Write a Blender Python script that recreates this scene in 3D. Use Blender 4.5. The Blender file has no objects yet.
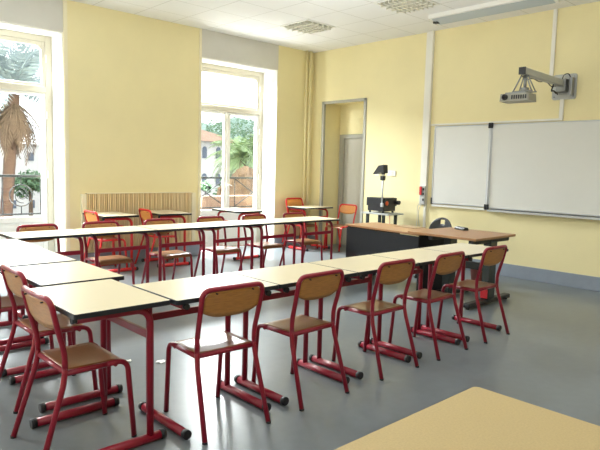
import bpy, bmesh, math, random
from mathutils import Vector, Matrix
random.seed(7)
PI = math.pi
scene = bpy.context.scene
COL = scene.collection

# ------------------------------------------------------------------ materials
def _nodes(name):
    m = bpy.data.materials.new(name); m.use_nodes = True
    nt = m.node_tree
    return m, nt, nt.nodes['Principled BSDF']

def mat(name, col, rough=0.5, metal=0.0, var=0.0, vscale=8.0, stretch=None, bump=0.0, bscale=60.0, col2=None, spec=None, coat=0.0):
    m, nt, b = _nodes(name)
    b.inputs['Base Color'].default_value = (*col, 1)
    b.inputs['Roughness'].default_value = rough
    b.inputs['Metallic'].default_value = metal
    if spec is not None: b.inputs['Specular IOR Level'].default_value = spec
    if coat: b.inputs['Coat Weight'].default_value = coat; b.inputs['Coat Roughness'].default_value = 0.15
    tc = nt.nodes.new('ShaderNodeTexCoord')
    mp = nt.nodes.new('ShaderNodeMapping')
    nt.links.new(tc.outputs['Object'], mp.inputs['Vector'])
    if stretch: mp.inputs['Scale'].default_value = stretch
    if var > 0 or col2:
        n = nt.nodes.new('ShaderNodeTexNoise'); n.inputs['Scale'].default_value = vscale
        n.inputs['Detail'].default_value = 5; n.inputs['Roughness'].default_value = 0.6
        nt.links.new(mp.outputs['Vector'], n.inputs['Vector'])
        mx = nt.nodes.new('ShaderNodeMix'); mx.data_type = 'RGBA'
        c2 = col2 if col2 else tuple(max(0, c*(1-var)) for c in col)
        c1 = col if col2 else tuple(min(1, c*(1+var*0.5)) for c in col)
        mx.inputs['A'].default_value = (*c1, 1); mx.inputs['B'].default_value = (*c2, 1)
        rp = nt.nodes.new('ShaderNodeMapRange')
        rp.inputs['From Min'].default_value = 0.3; rp.inputs['From Max'].default_value = 0.7
        nt.links.new(n.outputs['Fac'], rp.inputs['Value'])
        nt.links.new(rp.outputs['Result'], mx.inputs['Factor'])
        nt.links.new(mx.outputs['Result'], b.inputs['Base Color'])
    if bump > 0:
        n2 = nt.nodes.new('ShaderNodeTexNoise'); n2.inputs['Scale'].default_value = bscale
        n2.inputs['Detail'].default_value = 3
        nt.links.new(mp.outputs['Vector'], n2.inputs['Vector'])
        bp = nt.nodes.new('ShaderNodeBump'); bp.inputs['Strength'].default_value = bump; bp.inputs['Distance'].default_value = 0.01
        nt.links.new(n2.outputs['Fac'], bp.inputs['Height'])
        nt.links.new(bp.outputs['Normal'], b.inputs['Normal'])
    return m

M = {}
M['wall'] = mat('yellow_wall_paint', (0.87, 0.775, 0.455), 0.85, var=0.04, vscale=1.3, bump=0.25, bscale=90)
M['white_paint'] = mat('white_gloss_paint', (0.86, 0.85, 0.80), 0.45, var=0.03, vscale=3)
M['frame_paint'] = mat('cream_frame_paint', (0.64, 0.60, 0.49), 0.45, var=0.05, vscale=4)
M['grey_panel'] = mat('grey_panel_paint', (0.644, 0.627, 0.575), 0.8, var=0.06, vscale=2)
M['trim_grey'] = mat('grey_trim_paint', (0.40, 0.39, 0.34), 0.5)
M['door_grey'] = mat('grey_beige_door_paint', (0.50, 0.485, 0.42), 0.5, var=0.03, vscale=2)
M['skirting'] = mat('blue_grey_skirting', (0.27, 0.31, 0.37), 0.5, var=0.1, vscale=5)
M['trunking'] = mat('white_plastic_trunking', (0.82, 0.80, 0.73), 0.5)
M['laminate'] = mat('cream_laminate', (0.70, 0.62, 0.44), 0.3, var=0.05, vscale=240, spec=0.6)
M['honey'] = mat('honey_laminate', (0.50, 0.375, 0.17), 0.5, var=0.10, vscale=160)
M['black_edge'] = mat('black_edge_band', (0.012, 0.014, 0.02), 0.4)
M['black_plastic'] = mat('black_plastic', (0.012, 0.012, 0.015), 0.45)
M['red'] = mat('crimson_enamel', (0.27, 0.008, 0.026), 0.3, var=0.08, vscale=10)
M['red_lit'] = mat('lit_crimson_enamel', (0.62, 0.022, 0.022), 0.35, var=0.08, vscale=10)  # brighter copy of the crimson, light on the far furniture put into the colour
M['wood'] = mat('varnished_beech_ply', (0.30, 0.118, 0.048), 0.33, stretch=(2, 26, 2), vscale=6, col2=(0.26, 0.095, 0.036), coat=0.25)
M['wood_back'] = mat('worn_beech_ply', (0.52, 0.235, 0.055), 0.4, stretch=(3, 3, 30), vscale=5, col2=(0.36, 0.155, 0.040), coat=0.15)
M['wood_backlit'] = mat('backlit_beech_ply', (0.72, 0.30, 0.07), 0.4, stretch=(3, 3, 30), vscale=5, col2=(0.60, 0.23, 0.05))  # chair-back ply again, backlight painted in as a brighter orange
M['desk_wood'] = mat('light_brown_desk_laminate', (0.42, 0.225, 0.105), 0.35, stretch=(30, 2, 2), vscale=3, col2=(0.34, 0.17, 0.075))
M['charcoal'] = mat('charcoal_panel', (0.006, 0.008, 0.013), 0.6)
M['dark_steel'] = mat('dark_green_grey_steel', (0.022, 0.032, 0.032), 0.4)
M['steel'] = mat('grey_steel', (0.30, 0.31, 0.31), 0.35, metal=0.7)
M['light_grey'] = mat('light_grey_metal', (0.45, 0.46, 0.45), 0.45)
M['alu'] = mat('aluminium', (0.58, 0.60, 0.63), 0.35, metal=0.5)
M['board'] = mat('white_enamel_board', (0.74, 0.745, 0.72), 0.22, var=0.03, vscale=1.5)
M['proj'] = mat('projector_grey_plastic', (0.33, 0.32, 0.27), 0.45)
M['lens'] = mat('dark_glass_lens', (0.01, 0.01, 0.02), 0.08)
M['orange'] = mat('orange_sticker', (0.75, 0.13, 0.03), 0.5)
M['red_plastic'] = mat('red_plastic', (0.55, 0.02, 0.03), 0.4)
M['bin'] = mat('terracotta_plastic', (0.42, 0.12, 0.09), 0.5)
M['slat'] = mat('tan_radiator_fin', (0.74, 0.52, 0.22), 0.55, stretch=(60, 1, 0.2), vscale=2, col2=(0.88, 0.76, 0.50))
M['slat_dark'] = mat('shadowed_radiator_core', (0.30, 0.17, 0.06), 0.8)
M['cream_panel'] = mat('cream_side_panel', (0.85, 0.78, 0.56), 0.6)
M['cloth'] = mat('dark_felt', (0.05, 0.055, 0.05), 0.9)
M['pad'] = mat('tan_blotter', (0.40, 0.29, 0.17), 0.7, var=0.1)
M['paper'] = mat('white_paper', (0.85, 0.85, 0.82), 0.8)
M['iron'] = mat('wrought_iron', (0.008, 0.012, 0.014), 0.6)
M['trunk'] = mat('palm_trunk_bark', (0.116, 0.070, 0.050), 0.9, stretch=(3, 3, 14), vscale=4, col2=(0.065, 0.035, 0.026), bump=0.6, bscale=20)
M['dead_frond'] = mat('dead_palm_frond', (0.164, 0.113, 0.079), 0.9, col2=(0.085, 0.055, 0.039), vscale=6)
M['frond'] = mat('glare_paled_palm_frond', (0.24, 0.32, 0.35), 0.6, col2=(0.36, 0.43, 0.46), vscale=5)  # pale blue puts the washed-out sky glare into the frond colour
M['leaf'] = mat('tree_leaf', (0.046, 0.108, 0.054), 0.7, col2=(0.108, 0.194, 0.094), vscale=2)
M['bark'] = mat('tree_bark', (0.104, 0.072, 0.048), 0.9)
M['house_white'] = mat('white_render_house', (0.504, 0.493, 0.473), 0.9)
M['house_blue'] = mat('pale_blue_render', (0.260, 0.288, 0.332), 0.9)
M['house_pane'] = mat('dusky_house_window', (0.072, 0.094, 0.130), 0.3)
M['roof'] = mat('clay_roof_tile', (0.338, 0.224, 0.158), 0.9, col2=(0.260, 0.158, 0.108), vscale=3)
M['rock'] = mat('brown_stone', (0.321, 0.213, 0.127), 0.95, col2=(0.165, 0.108, 0.068), vscale=1.6, bump=0.8, bscale=5)
M['terracotta'] = mat('terracotta', (0.250, 0.156, 0.110), 0.8, var=0.15, vscale=6)
M['hill'] = mat('hazy_green_hill', (0.10, 0.17, 0.13), 1.0, col2=(0.28, 0.36, 0.32), vscale=0.5)
M['frond_light'] = mat('light_green_palm_frond', (0.20, 0.31, 0.12), 0.6, col2=(0.32, 0.42, 0.22), vscale=5)
M['outside'] = mat('pale_paving_ground', (0.244, 0.238, 0.216), 0.95, var=0.15, vscale=0.5)
M['curtain'] = mat('pale_green_curtain', (0.48, 0.50, 0.42), 0.9)

# floor: worn grey vinyl with a faint mottling and a soft sheen
m, nt, b = _nodes('grey_vinyl_floor')
tc = nt.nodes.new('ShaderNodeTexCoord')
n1 = nt.nodes.new('ShaderNodeTexNoise'); n1.inputs['Scale'].default_value = 1.1; n1.inputs['Detail'].default_value = 4
n2 = nt.nodes.new('ShaderNodeTexNoise'); n2.inputs['Scale'].default_value = 14; n2.inputs['Detail'].default_value = 2
for n in (n1, n2): nt.links.new(tc.outputs['Object'], n.inputs['Vector'])
mx = nt.nodes.new('ShaderNodeMix'); mx.data_type = 'RGBA'
mx.inputs['A'].default_value = (0.132, 0.150, 0.162, 1); mx.inputs['B'].default_value = (0.182, 0.203, 0.214, 1)
nt.links.new(n1.outputs['Fac'], mx.inputs['Factor'])
mx2 = nt.nodes.new('ShaderNodeMix'); mx2.data_type = 'RGBA'; mx2.blend_type = 'MULTIPLY'; mx2.inputs['Factor'].default_value = 0.35
nt.links.new(mx.outputs['Result'], mx2.inputs['A'])
rp = nt.nodes.new('ShaderNodeMapRange'); rp.inputs['From Min'].default_value = 0.35; rp.inputs['From Max'].default_value = 0.65
rp.inputs['To Min'].default_value = 0.9; rp.inputs['To Max'].default_value = 1.06
nt.links.new(n2.outputs['Fac'], rp.inputs['Value'])
nt.links.new(rp.outputs['Result'], mx2.inputs['B'])
nt.links.new(mx2.outputs['Result'], b.inputs['Base Color'])
rr = nt.nodes.new('ShaderNodeMapRange'); rr.inputs['To Min'].default_value = 0.28; rr.inputs['To Max'].default_value = 0.30
nt.links.new(n1.outputs['Fac'], rr.inputs['Value']); nt.links.new(rr.outputs['Result'], b.inputs['Roughness'])
M['floor'] = m

# ceiling: 60 cm mineral tiles in a thin grid
m, nt, b = _nodes('ceiling_tile')
tc = nt.nodes.new('ShaderNodeTexCoord'); mp = nt.nodes.new('ShaderNodeMapping')
mp.inputs['Location'].default_value = (-5.775 + 6.0, -4.935 + 6.0, 0)
nt.links.new(tc.outputs['Object'], mp.inputs['Vector'])
br = nt.nodes.new('ShaderNodeTexBrick'); br.offset = 0; br.squash = 1
br.inputs['Scale'].default_value = 1; br.inputs['Brick Width'].default_value = 0.6; br.inputs['Row Height'].default_value = 0.6
br.inputs['Mortar Size'].default_value = 0.006; br.inputs['Mortar Smooth'].default_value = 0.2; br.inputs['Bias'].default_value = -0.6
br.inputs['Color1'].default_value = (0.84, 0.835, 0.82, 1); br.inputs['Color2'].default_value = (0.80, 0.80, 0.785, 1)
br.inputs['Mortar'].default_value = (0.60, 0.59, 0.55, 1)
nt.links.new(mp.outputs['Vector'], br.inputs['Vector']); nt.links.new(br.outputs['Color'], b.inputs['Base Color'])
b.inputs['Roughness'].default_value = 0.9
M['ceiling'] = m

# window glass: a thin clear sheet with a faint reflection
m = bpy.data.materials.new('clear_window_glass'); m.use_nodes = True; nt = m.node_tree; nt.nodes.clear()
out = nt.nodes.new('ShaderNodeOutputMaterial'); tr = nt.nodes.new('ShaderNodeBsdfTransparent'); gl = nt.nodes.new('ShaderNodeBsdfGlossy')
gl.inputs['Roughness'].default_value = 0.02; tr.inputs['Color'].default_value = (0.97, 0.985, 0.98, 1)
ms = nt.nodes.new('ShaderNodeMixShader'); ms.inputs['Fac'].default_value = 0.025
nt.links.new(tr.outputs[0], ms.inputs[1]); nt.links.new(gl.outputs[0], ms.inputs[2]); nt.links.new(ms.outputs[0], out.inputs[0])
M['glass'] = m

# bright louvre reflector
M['reflector'] = mat('louvre_reflector', (0.50, 0.47, 0.33), 0.35, metal=0.3)
M['louver_slat'] = mat('louvre_slat_metal', (0.80, 0.79, 0.72), 0.3, metal=0.2)
M['lamp_glass'] = mat('frosted_lamp_cover', (0.46, 0.52, 0.56), 0.35)

# ------------------------------------------------------------------ mesh helpers
def nb(): return bmesh.new()

def box(bm, x0, x1, y0, y1, z0, z1, bev=0.0, seg=2, mtx=None):
    r = bmesh.ops.create_cube(bm, size=1.0)
    vs = r['verts']
    for v in vs:
        v.co = Vector(((x0+x1)/2 + v.co.x*(x1-x0), (y0+y1)/2 + v.co.y*(y1-y0), (z0+z1)/2 + v.co.z*(z1-z0)))
    if bev > 0:
        es = list({e for v in vs for e in v.link_edges})
        r2 = bmesh.ops.bevel(bm, geom=es, offset=bev, segments=seg, profile=0.5, affect='EDGES')
        vs = list({v for f in r2['faces'] for v in f.verts} | {v for v in vs if v.is_valid})
    if mtx is not None: bmesh.ops.transform(bm, matrix=mtx, verts=[v for v in vs if v.is_valid])
    return vs

def fillet(pts, rad, n=6):
    """Round the inner corners of a polyline."""
    P = [Vector(p) for p in pts]
    rs = rad if isinstance(rad, (list, tuple)) else [rad]*len(P)
    out = [P[0]]
    for i in range(1, len(P)-1):
        a, p, c = P[i-1], P[i], P[i+1]
        d1, d2 = (a-p), (c-p)
        l = min(rs[i], d1.length*0.49, d2.length*0.49)
        if l < 1e-5: out.append(p); continue
        s, e = p + d1.normalized()*l, p + d2.normalized()*l
        for k in range(n+1):
            t = k/n
            out.append(s*(1-t)**2 + p*2*t*(1-t) + e*t*t)
    out.append(P[-1])
    return out

def tube(bm, pts, r, seg=10, cap=True, closed=False):
    P = [Vector(p) for p in pts]
    n = len(P); rs = r if isinstance(r, (list, tuple)) else [r]*n
    up = None; rings = []
    for i in range(n):
        if closed: t = (P[(i+1) % n]-P[i-1])
        else: t = (P[min(i+1, n-1)]-P[max(i-1, 0)])
        t.normalize()
        if up is None:
            up = Vector((0, 0, 1)) if abs(t.z) < 0.9 else Vector((1, 0, 0))
        s = t.cross(up); s.normalize(); up = s.cross(t); up.normalize()
        rings.append([bm.verts.new(P[i] + (s*math.cos(2*PI*k/seg) + up*math.sin(2*PI*k/seg))*rs[i]) for k in range(seg)])
    m_ = n if closed else n-1
    for i in range(m_):
        a, b_ = rings[i], rings[(i+1) % n]
        for k in range(seg):
            f = bm.faces.new((a[k], a[(k+1) % seg], b_[(k+1) % seg], b_[k])); f.smooth = True
    if cap and not closed:
        bm.faces.new(rings[0][::-1]); bm.faces.new(rings[-1])

def cyl(bm, x, y, z0, z1, r0, r1=None, seg=20):
    r1 = r0 if r1 is None else r1
    tube(bm, [(x, y, z0), (x, y, z1)], [r0, r1], seg)

def lathe(bm, prof, seg=24, cx=0, cy=0, cap=True):
    rings = [[bm.verts.new((cx+r*math.cos(2*PI*k/seg), cy+r*math.sin(2*PI*k/seg), z)) for k in range(seg)] for r, z in prof]
    for a, b_ in zip(rings, rings[1:]):
        for k in range(seg):
            f = bm.faces.new((a[k], a[(k+1) % seg], b_[(k+1) % seg], b_[k])); f.smooth = True
    if cap: bm.faces.new(rings[0][::-1])

def prism(bm, outline, axis, a, b_):
    """Extrude a 2-D outline along an axis ('x','y','z') between a and b."""
    def P(u, v, w):
        return {'x': (w, u, v), 'y': (u, w, v), 'z': (u, v, w)}[axis]
    va = [bm.verts.new(P(u, v, a)) for u, v in outline]; vb = [bm.verts.new(P(u, v, b_)) for u, v in outline]
    bm.faces.new(va[::-1]); bm.faces.new(vb)
    n = len(outline)
    for i in range(n): bm.faces.new((va[i], va[(i+1) % n], vb[(i+1) % n], vb[i]))

def rrect(x0, x1, y0, y1, r, n=5):
    pts = []
    for cx, cy, a in ((x1-r, y1-r, 0), (x0+r, y1-r, 90), (x0+r, y0+r, 180), (x1-r, y0+r, 270)):
        for k in range(n+1):
            t = math.radians(a+90*k/n); pts.append((cx+r*math.cos(t), cy+r*math.sin(t)))
    return pts

def obj(name, bm, m, parent=None, loc=None, rotz=0.0, recalc=True):
    if recalc: bmesh.ops.recalc_face_normals(bm, faces=bm.faces)
    me = bpy.data.meshes.new(name); bm.to_mesh(me); bm.free()
    for mm in (m if isinstance(m, (list, tuple)) else [m]): me.materials.append(mm)
    o = bpy.data.objects.new(name, me); COL.objects.link(o)
    if parent is not None: o.parent = parent
    if loc is not None: o.location = loc
    o.rotation_euler.z = rotz
    return o

def tag(o, label, cat, group=None):
    o['label'] = label; o['category'] = cat
    if group: o['group'] = group
    return o

def thing(name, label, cat, loc=(0, 0, 0), rotz=0.0, group=None):
    o = bpy.data.objects.new(name, None); COL.objects.link(o)
    o.empty_display_size = 0.1
    o.location = loc; o.rotation_euler = (0, 0, rotz)
    return tag(o, label, cat, group)

def struct(name, bm, m, parent=None):
    o = obj(name, bm, m, parent)
    if parent is None: o['kind'] = 'structure'
    return o

def struct_empty(name, loc=(0, 0, 0)):
    o = bpy.data.objects.new(name, None); COL.objects.link(o); o.location = loc; o['kind'] = 'structure'
    return o

def copy_tree(o, parent=None):
    c = o.copy(); COL.objects.link(c)
    if parent is not None: c.parent = parent
    for ch in list(o.children): copy_tree(ch, c)
    return c

def place(proto, used, loc, rotz, label, group=None, cat=None):
    """First call moves the prototype itself, the next ones copy it with all its parts."""
    if used[0]: r = copy_tree(proto)
    else: r = proto; used[0] = True
    r.location = loc; r.rotation_euler = (0, 0, rotz)
    r['label'] = label
    if group: r['group'] = group
    elif 'group' in r: del r['group']
    if cat: r['category'] = cat
    return r

# ------------------------------------------------------------------ room shell
X1, Y1, H = 7.537, 7.80, 3.53
XL, YB = -3.0, -3.0
YO = 8.25                                    # outer face of the window wall
W = [(2.955-1.57, 2.975), (5.105, 6.672), (-2.30, -0.73)]   # openings of the windows (x from, x to)
WT = 3.11                                    # head of the window openings

bm = nb(); box(bm, XL-0.3, 8.35, YB-0.3, YO, -0.25, 0.0); struct('floor', bm, M['floor'])
bm = nb(); box(bm, XL-0.3, 8.35, YB-0.3, YO, H, H+0.2); struct('ceiling', bm, M['ceiling'])

bm = nb()
xs = sorted(W)
cur = XL-0.3
for a, b_ in xs:
    box(bm, cur, a, Y1, YO, 0, H)
    box(bm, a, b_, Y1+0.01, YO, WT, H)
    cur = b_
box(bm, cur, 8.35, Y1, YO, 0, H)
struct('wall_left', bm, M['wall'])

DY0, DY1, DZ, DX = 6.50, 7.53, 2.62, 8.0      # doorway recess in the board wall
bm = nb()
box(bm, X1, DX, YB, DY0, 0, H); box(bm, X1, DX, DY0, DY1, DZ, H); box(bm, X1, DX, DY1, Y1, 0, H)
box(bm, DX, 8.35, YB, 6.55, 0, H); box(bm, DX, 8.35, 7.50, Y1, 0, H); box(bm, DX, 8.35, 6.55, 7.50, 2.07, H)
struct('wall_right', bm, M['wall'])
bm = nb(); box(bm, XL-0.3, X1, YB-0.3, YB, 0, H); struct('wall_back', bm, M['wall'])
bm = nb(); box(bm, XL-0.3, XL, YB, Y1, 0, H); struct('wall_rear_left', bm, M['wall'])

# skirtings
bm = nb()
box(bm, X1-0.018, X1, YB, DY0-0.05, 0, 0.178, 0.004); box(bm, X1-0.018, X1, DY1+0.03, Y1, 0, 0.178, 0.004)
struct('baseboard_right', bm, M['skirting'])
bm = nb()
cur = XL
for a, b_ in xs:
    if a > cur: box(bm, cur, a, Y1-0.018, Y1, 0, 0.178, 0.004)
    cur = b_
box(bm, cur, X1-0.018, Y1-0.018, Y1, 0, 0.178, 0.004)
struct('baseboard_left', bm, M['skirting'])

# doorway lining and grey door in the recess
bm = nb()
box(bm, X1-0.015, X1+0.03, DY1-0.045, DY1+0.012, 0, DZ+0.012, 0.003)
box(bm, X1-0.015, X1+0.03, DY0-0.012, DY0+0.045, 0, DZ+0.012, 0.003)
box(bm, X1-0.015, X1+0.03, DY0, DY1, DZ-0.035, DZ+0.012, 0.003)
struct('trim_1', bm, M['trim_grey'])
d = struct_empty('door_1', (DX, 7.0, 0))
bm = nb()
box(bm, -0.03, 0.10, 0.40, 0.498, 0, 2.065, 0.005); box(bm, -0.03, 0.10, -0.448, -0.36, 0, 2.065, 0.005); box(bm, -0.03, 0.10, -0.36, 0.40, 1.99, 2.065, 0.005)
obj('door_frame', bm, M['trim_grey'], d)
bm = nb(); box(bm, 0.02, 0.06, -0.357, 0.397, 0.006, 1.987, 0.003)
leaf = obj('door_leaf', bm, M['door_grey'], d)
bm = nb(); box(bm, 0.012, 0.02, -0.31, -0.27, 0.93, 1.15, 0.003); tube(bm, fillet([(0.015, -0.29, 1.06), (-0.035, -0.29, 1.06), (-0.035, -0.17, 1.055)], 0.02), 0.009, 8)
obj('door_handle', bm, M['steel'], leaf)

# grey panels above the windows, edge strips, pipes
k = 2
for a, b_ in W[:2]:
    bm = nb(); box(bm, a+0.002, b_-0.002, Y1-0.012, Y1+0.009, WT, H-0.001, 0.002); struct('trim_%d' % k, bm, M['grey_panel']); k += 1
bm = nb(); box(bm, 2.976, 3.03, Y1-0.014, Y1, 0.18, H-0.001, 0.004); struct('trim_4', bm, M['cream_panel'])
bm = nb(); box(bm, 5.06, 5.104, Y1-0.014, Y1, 0.18, H-0.001, 0.004); struct('trim_5', bm, M['cream_panel'])
bm = nb(); cyl(bm, 7.32, Y1-0.045, 0.0, H-0.001, 0.022, seg=14); cyl(bm, 7.41, Y1-0.045, 0.0, H-0.001, 0.03, seg=14)
o = obj('heating_pipe', bm, M['wall']); tag(o, 'pair of yellow painted vertical heating pipes in the corner of the room', 'pipe')

# windows
def make_window(idx, a, b_):
    w = struct_empty('window_%d' % idx, ((a+b_)/2, Y1, 0)); hw = (b_-a)/2
    # painted reveal around the opening
    bm = nb()
    box(bm, -hw, -hw+0.012, 0.004, 0.45, 0, WT); box(bm, hw-0.012, hw, 0.004, 0.45, 0, WT); box(bm, -hw+0.012, hw-0.012, 0.012, 0.45, WT-0.012, WT)
    obj('window_reveal', bm, M['white_paint'], w)
    hw -= 0.012; y0, y1 = 0.375, 0.44
    bm = nb()
    box(bm, -hw, -hw+0.085, y0, y1, 0, WT-0.012, 0.006); box(bm, hw-0.085, hw, y0, y1, 0, WT-0.012, 0.006)
    box(bm, -hw+0.085, hw-0.085, y0, y1, 3.02, WT-0.012, 0.006)
    box(bm, -hw+0.085, hw-0.085, y0-0.015, y1, 2.345, 2.435, 0.012)
    obj('window_frame', bm, M['frame_paint'], w)
    # transom light with rounded upper corners
    bm = nb(); i0, i1 = -hw+0.087, hw-0.087
    box(bm, i0, i0+0.045, y0+0.01, y1-0.01, 2.437, 3.018, 0.005); box(bm, i1-0.045, i1, y0+0.01, y1-0.01, 2.437, 3.018, 0.005)
    box(bm, i0+0.045, i1-0.045, y0+0.01, y1-0.01, 2.437, 2.468, 0.005); box(bm, i0+0.045, i1-0.045, y0+0.01, y1-0.01, 2.965, 3.018, 0.005)
    for s, cx in ((1, i0+0.045), (-1, i1-0.045)):
        pts = [(cx, 2.965)] + [(cx+s*0.08*(1-math.sin(t)), 2.965-0.08*(1-math.cos(t))) for t in [j*PI/2/6 for j in range(7)]]
        prism(bm, pts, 'y', y0+0.012, y1-0.012)
    ts = obj('transom_sash', bm, M['frame_paint'], w)
    bm = nb(); box(bm, i0+0.04, i1-0.04, 0.405, 0.409, 2.465, 2.97); obj('pane', bm, M['glass'], ts)
    # two casements, solid below
    for s in (-1, 1):
        c0, c1 = (i0, -0.002) if s < 0 else (0.002, i1)
        bm = nb(); yy0, yy1 = y0+0.005, y1-0.01
        box(bm, c0, c0+0.062, yy0, yy1, 0.03, 2.343, 0.006); box(bm, c1-0.062, c1, yy0, yy1, 0.03, 2.343, 0.006)
        box(bm, c0+0.062, c1-0.062, yy0, yy1, 2.302, 2.343, 0.006); box(bm, c0+0.062, c1-0.062, yy0, yy1, 0.60, 0.68, 0.006)
        box(bm, c0+0.062, c1-0.062, yy0, yy1, 0.03, 0.13, 0.006); box(bm, c0+0.062, c1-0.062, yy0+0.02, yy1-0.01, 0.13, 0.60, 0.0)
        cs = obj('casement', bm, M['white_paint'], w)
        bm = nb(); box(bm, c0+0.06, c1-0.06, 0.405, 0.409, 0.675, 2.304); obj('pane', bm, M['glass'], cs)
        if s > 0:
            bm = nb(); box(bm, -0.012, 0.012, yy0-0.012, yy0-0.001, 0.45, 2.2, 0.003); box(bm, -0.018, 0.018, yy0-0.02, yy0-0.001, 1.05, 1.17, 0.004)
            tube(bm, fillet([(0, yy0-0.015, 1.11), (0, yy0-0.06, 1.11), (0.07, yy0-0.06, 1.09)], 0.02), 0.008, 8)
            obj('window_bolt', bm, M['white_paint'], cs)
    bm = nb()
    for z in (0.4, 1.2, 2.0, 2.75): cyl(bm, hw-0.08, y0-0.008, z, z+0.1, 0.009, seg=8)
    obj('hinge', bm, M['white_paint'], w)
    return w
for i, (a, b_) in enumerate(W): make_window(i+1, a, b_)

# ------------------------------------------------------------------ wall fittings
# vertical cable trunking by the board and the thin conduits
bm = nb(); box(bm, X1-0.05, X1-0.0005, 5.188, 5.308, 0.90, H-0.001, 0.006); box(bm, X1-0.03, X1-0.0005, 5.195, 5.235, 0.18, 0.90, 0.004)
struct('trim_6', bm, M['trunking'])
bm = nb(); box(bm, X1-0.025, X1-0.0005, 3.35, 3.40, 2.69, H-0.001, 0.003); box(bm, X1-0.025, X1-0.0005, 3.19, 3.24, 2.145, 2.385, 0.003)
box(bm, X1-0.025, X1-0.0005, 3.19, 5.185, 2.118, 2.145, 0.003)
struct('trim_7', bm, M['trunking'])

# triptych whiteboard
wb = thing('whiteboard', 'large white folding whiteboard in an aluminium frame on the yellow wall', 'whiteboard', (X1, 4.165, 0.94))
def board_panel(y0, y1, z0, z1, xo):
    bm = nb(); box(bm, -xo-0.022, -xo-0.004, y0+0.012, y1-0.012, z0+0.012, z1-0.012)
    p = obj('board_panel', bm, M['board'], wb)
    bm = nb(); f = 0.016
    box(bm, -xo-0.03, -xo-0.002, y0, y0+f, z0, z1, 0.003); box(bm, -xo-0.03, -xo-0.002, y1-f, y1, z0, z1, 0.003)
    box(bm, -xo-0.03, -xo-0.002, y0+f, y1-f, z0, z0+f, 0.003); box(bm, -xo-0.03, -xo-0.002, y0+f, y1-f, z1-f, z1, 0.003)
    obj('panel_frame', bm, M['alu'], p)
board_panel(0.012, 0.925, 0.0, 1.166, 0.012)
board_panel(-2.0, -0.008, -0.01, 1.166, 0.006)
board_panel(-3.0, -2.012, 0.0, 1.166, 0.012)
bm = nb(); box(bm, -0.05, -0.032, -0.012, 0.014, 0.02, 1.15, 0.004)
hg = obj('hinge_strip', bm, M['alu'], wb)
for z in (-0.03, 1.108):
    bm = nb(); box(bm, -0.066, -0.030, -0.03, 0.03, z, z+0.075, 0.006); obj('hinge_cap', bm, M['black_plastic'], hg)
bm = nb(); box(bm, -0.045, -0.001, 0.910, 0.937, -0.01, 0.09, 0.004); obj('corner_cap', bm, M['black_plastic'], wb)
bm = nb(); box(bm, -0.034, -0.003, 0.9255, 0.933, 0.09, 1.12, 0.002); obj('edge_seal', bm, M['steel'], wb)
bm = nb()
prism(bm, [(-0.001, -0.050), (-0.09, -0.050), (-0.09, -0.028), (-0.083, -0.028), (-0.081, -0.038), (-0.001, -0.014)], 'y', -2.0, -0.035)
obj('pen_tray', bm, M['alu'], wb)
bm = nb(); box(bm, -0.035, -0.001, 0.03, 0.925, -0.045, -0.012, 0.004); obj('pen_tray', bm, M['white_paint'], wb)

# sockets, switch and cable on the trunking
o = thing('socket_block', 'grey double power socket with a red switch on the white vertical trunking', 'socket', (X1-0.05, 5.205, 1.02))
bm = nb(); box(bm, -0.035, -0.0005, -0.02, 0.075, -0.10, 0.18, 0.006); obj('socket_plate', bm, M['light_grey'], o)
for z in (-0.03, 0.06, 0.13):
    bm = nb(); box(bm, -0.040, -0.034, -0.01, 0.02, z-0.018, z+0.018, 0.003); obj('socket', bm, M['black_plastic'], o)
bm = nb(); box(bm, -0.055, -0.034, 0.03, 0.072, 0.04, 0.17, 0.006); obj('switch', bm, M['red_plastic'], o)
bm = nb(); tube(bm, fillet([(X1-0.09, 5.262, 0.93), (X1-0.10, 5.30, 0.88), (X1-0.03, 5.34, 0.78), (X1-0.03, 5.35, 0.55), (X1-0.05, 5.36, 0.185)], 0.08), 0.005, 6)
tag(obj('power_cable', bm, M['trunking']), 'thin cable hanging from the grey socket block on the trunking', 'cable')
bm = nb(); tube(bm, fillet([(X1-0.09, 5.235, 0.91), (X1-0.11, 5.26, 0.85), (X1-0.06, 5.30, 0.70), (X1-0.04, 5.27, 0.45), (X1-0.04, 5.29, 0.185)], 0.1), 0.005, 6)
tag(obj('power_cable', bm, M['light_grey']), 'second thin grey cable looping down beside the trunking', 'cable')
for y, lab in ((6.20, 'white wall socket left of the overhead projector head'), (5.90, 'white wall socket right of the overhead projector head')):
    o = thing('wall_socket', lab, 'socket', (X1, y, 1.38))
    bm = nb(); box(bm, -0.014, -0.0005, -0.085 if y < 6 else -0.05, 0.085 if y < 6 else 0.05, -0.045, 0.045, 0.005); pl = obj('socket_plate', bm, M['trunking'], o)
    bm = nb(); lathe(bm, [(0.02, 0.0), (0.022, 0.004), (0.018, 0.006)], 16)
    bmesh.ops.rotate(bm, verts=bm.verts, cent=(0, 0, 0), matrix=Matrix.Rotation(-PI/2, 3, 'Y')); bmesh.ops.translate(bm, verts=bm.verts, vec=(-0.0135, 0, 0))
    obj('socket_face', bm, M['white_paint'], pl)

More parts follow.
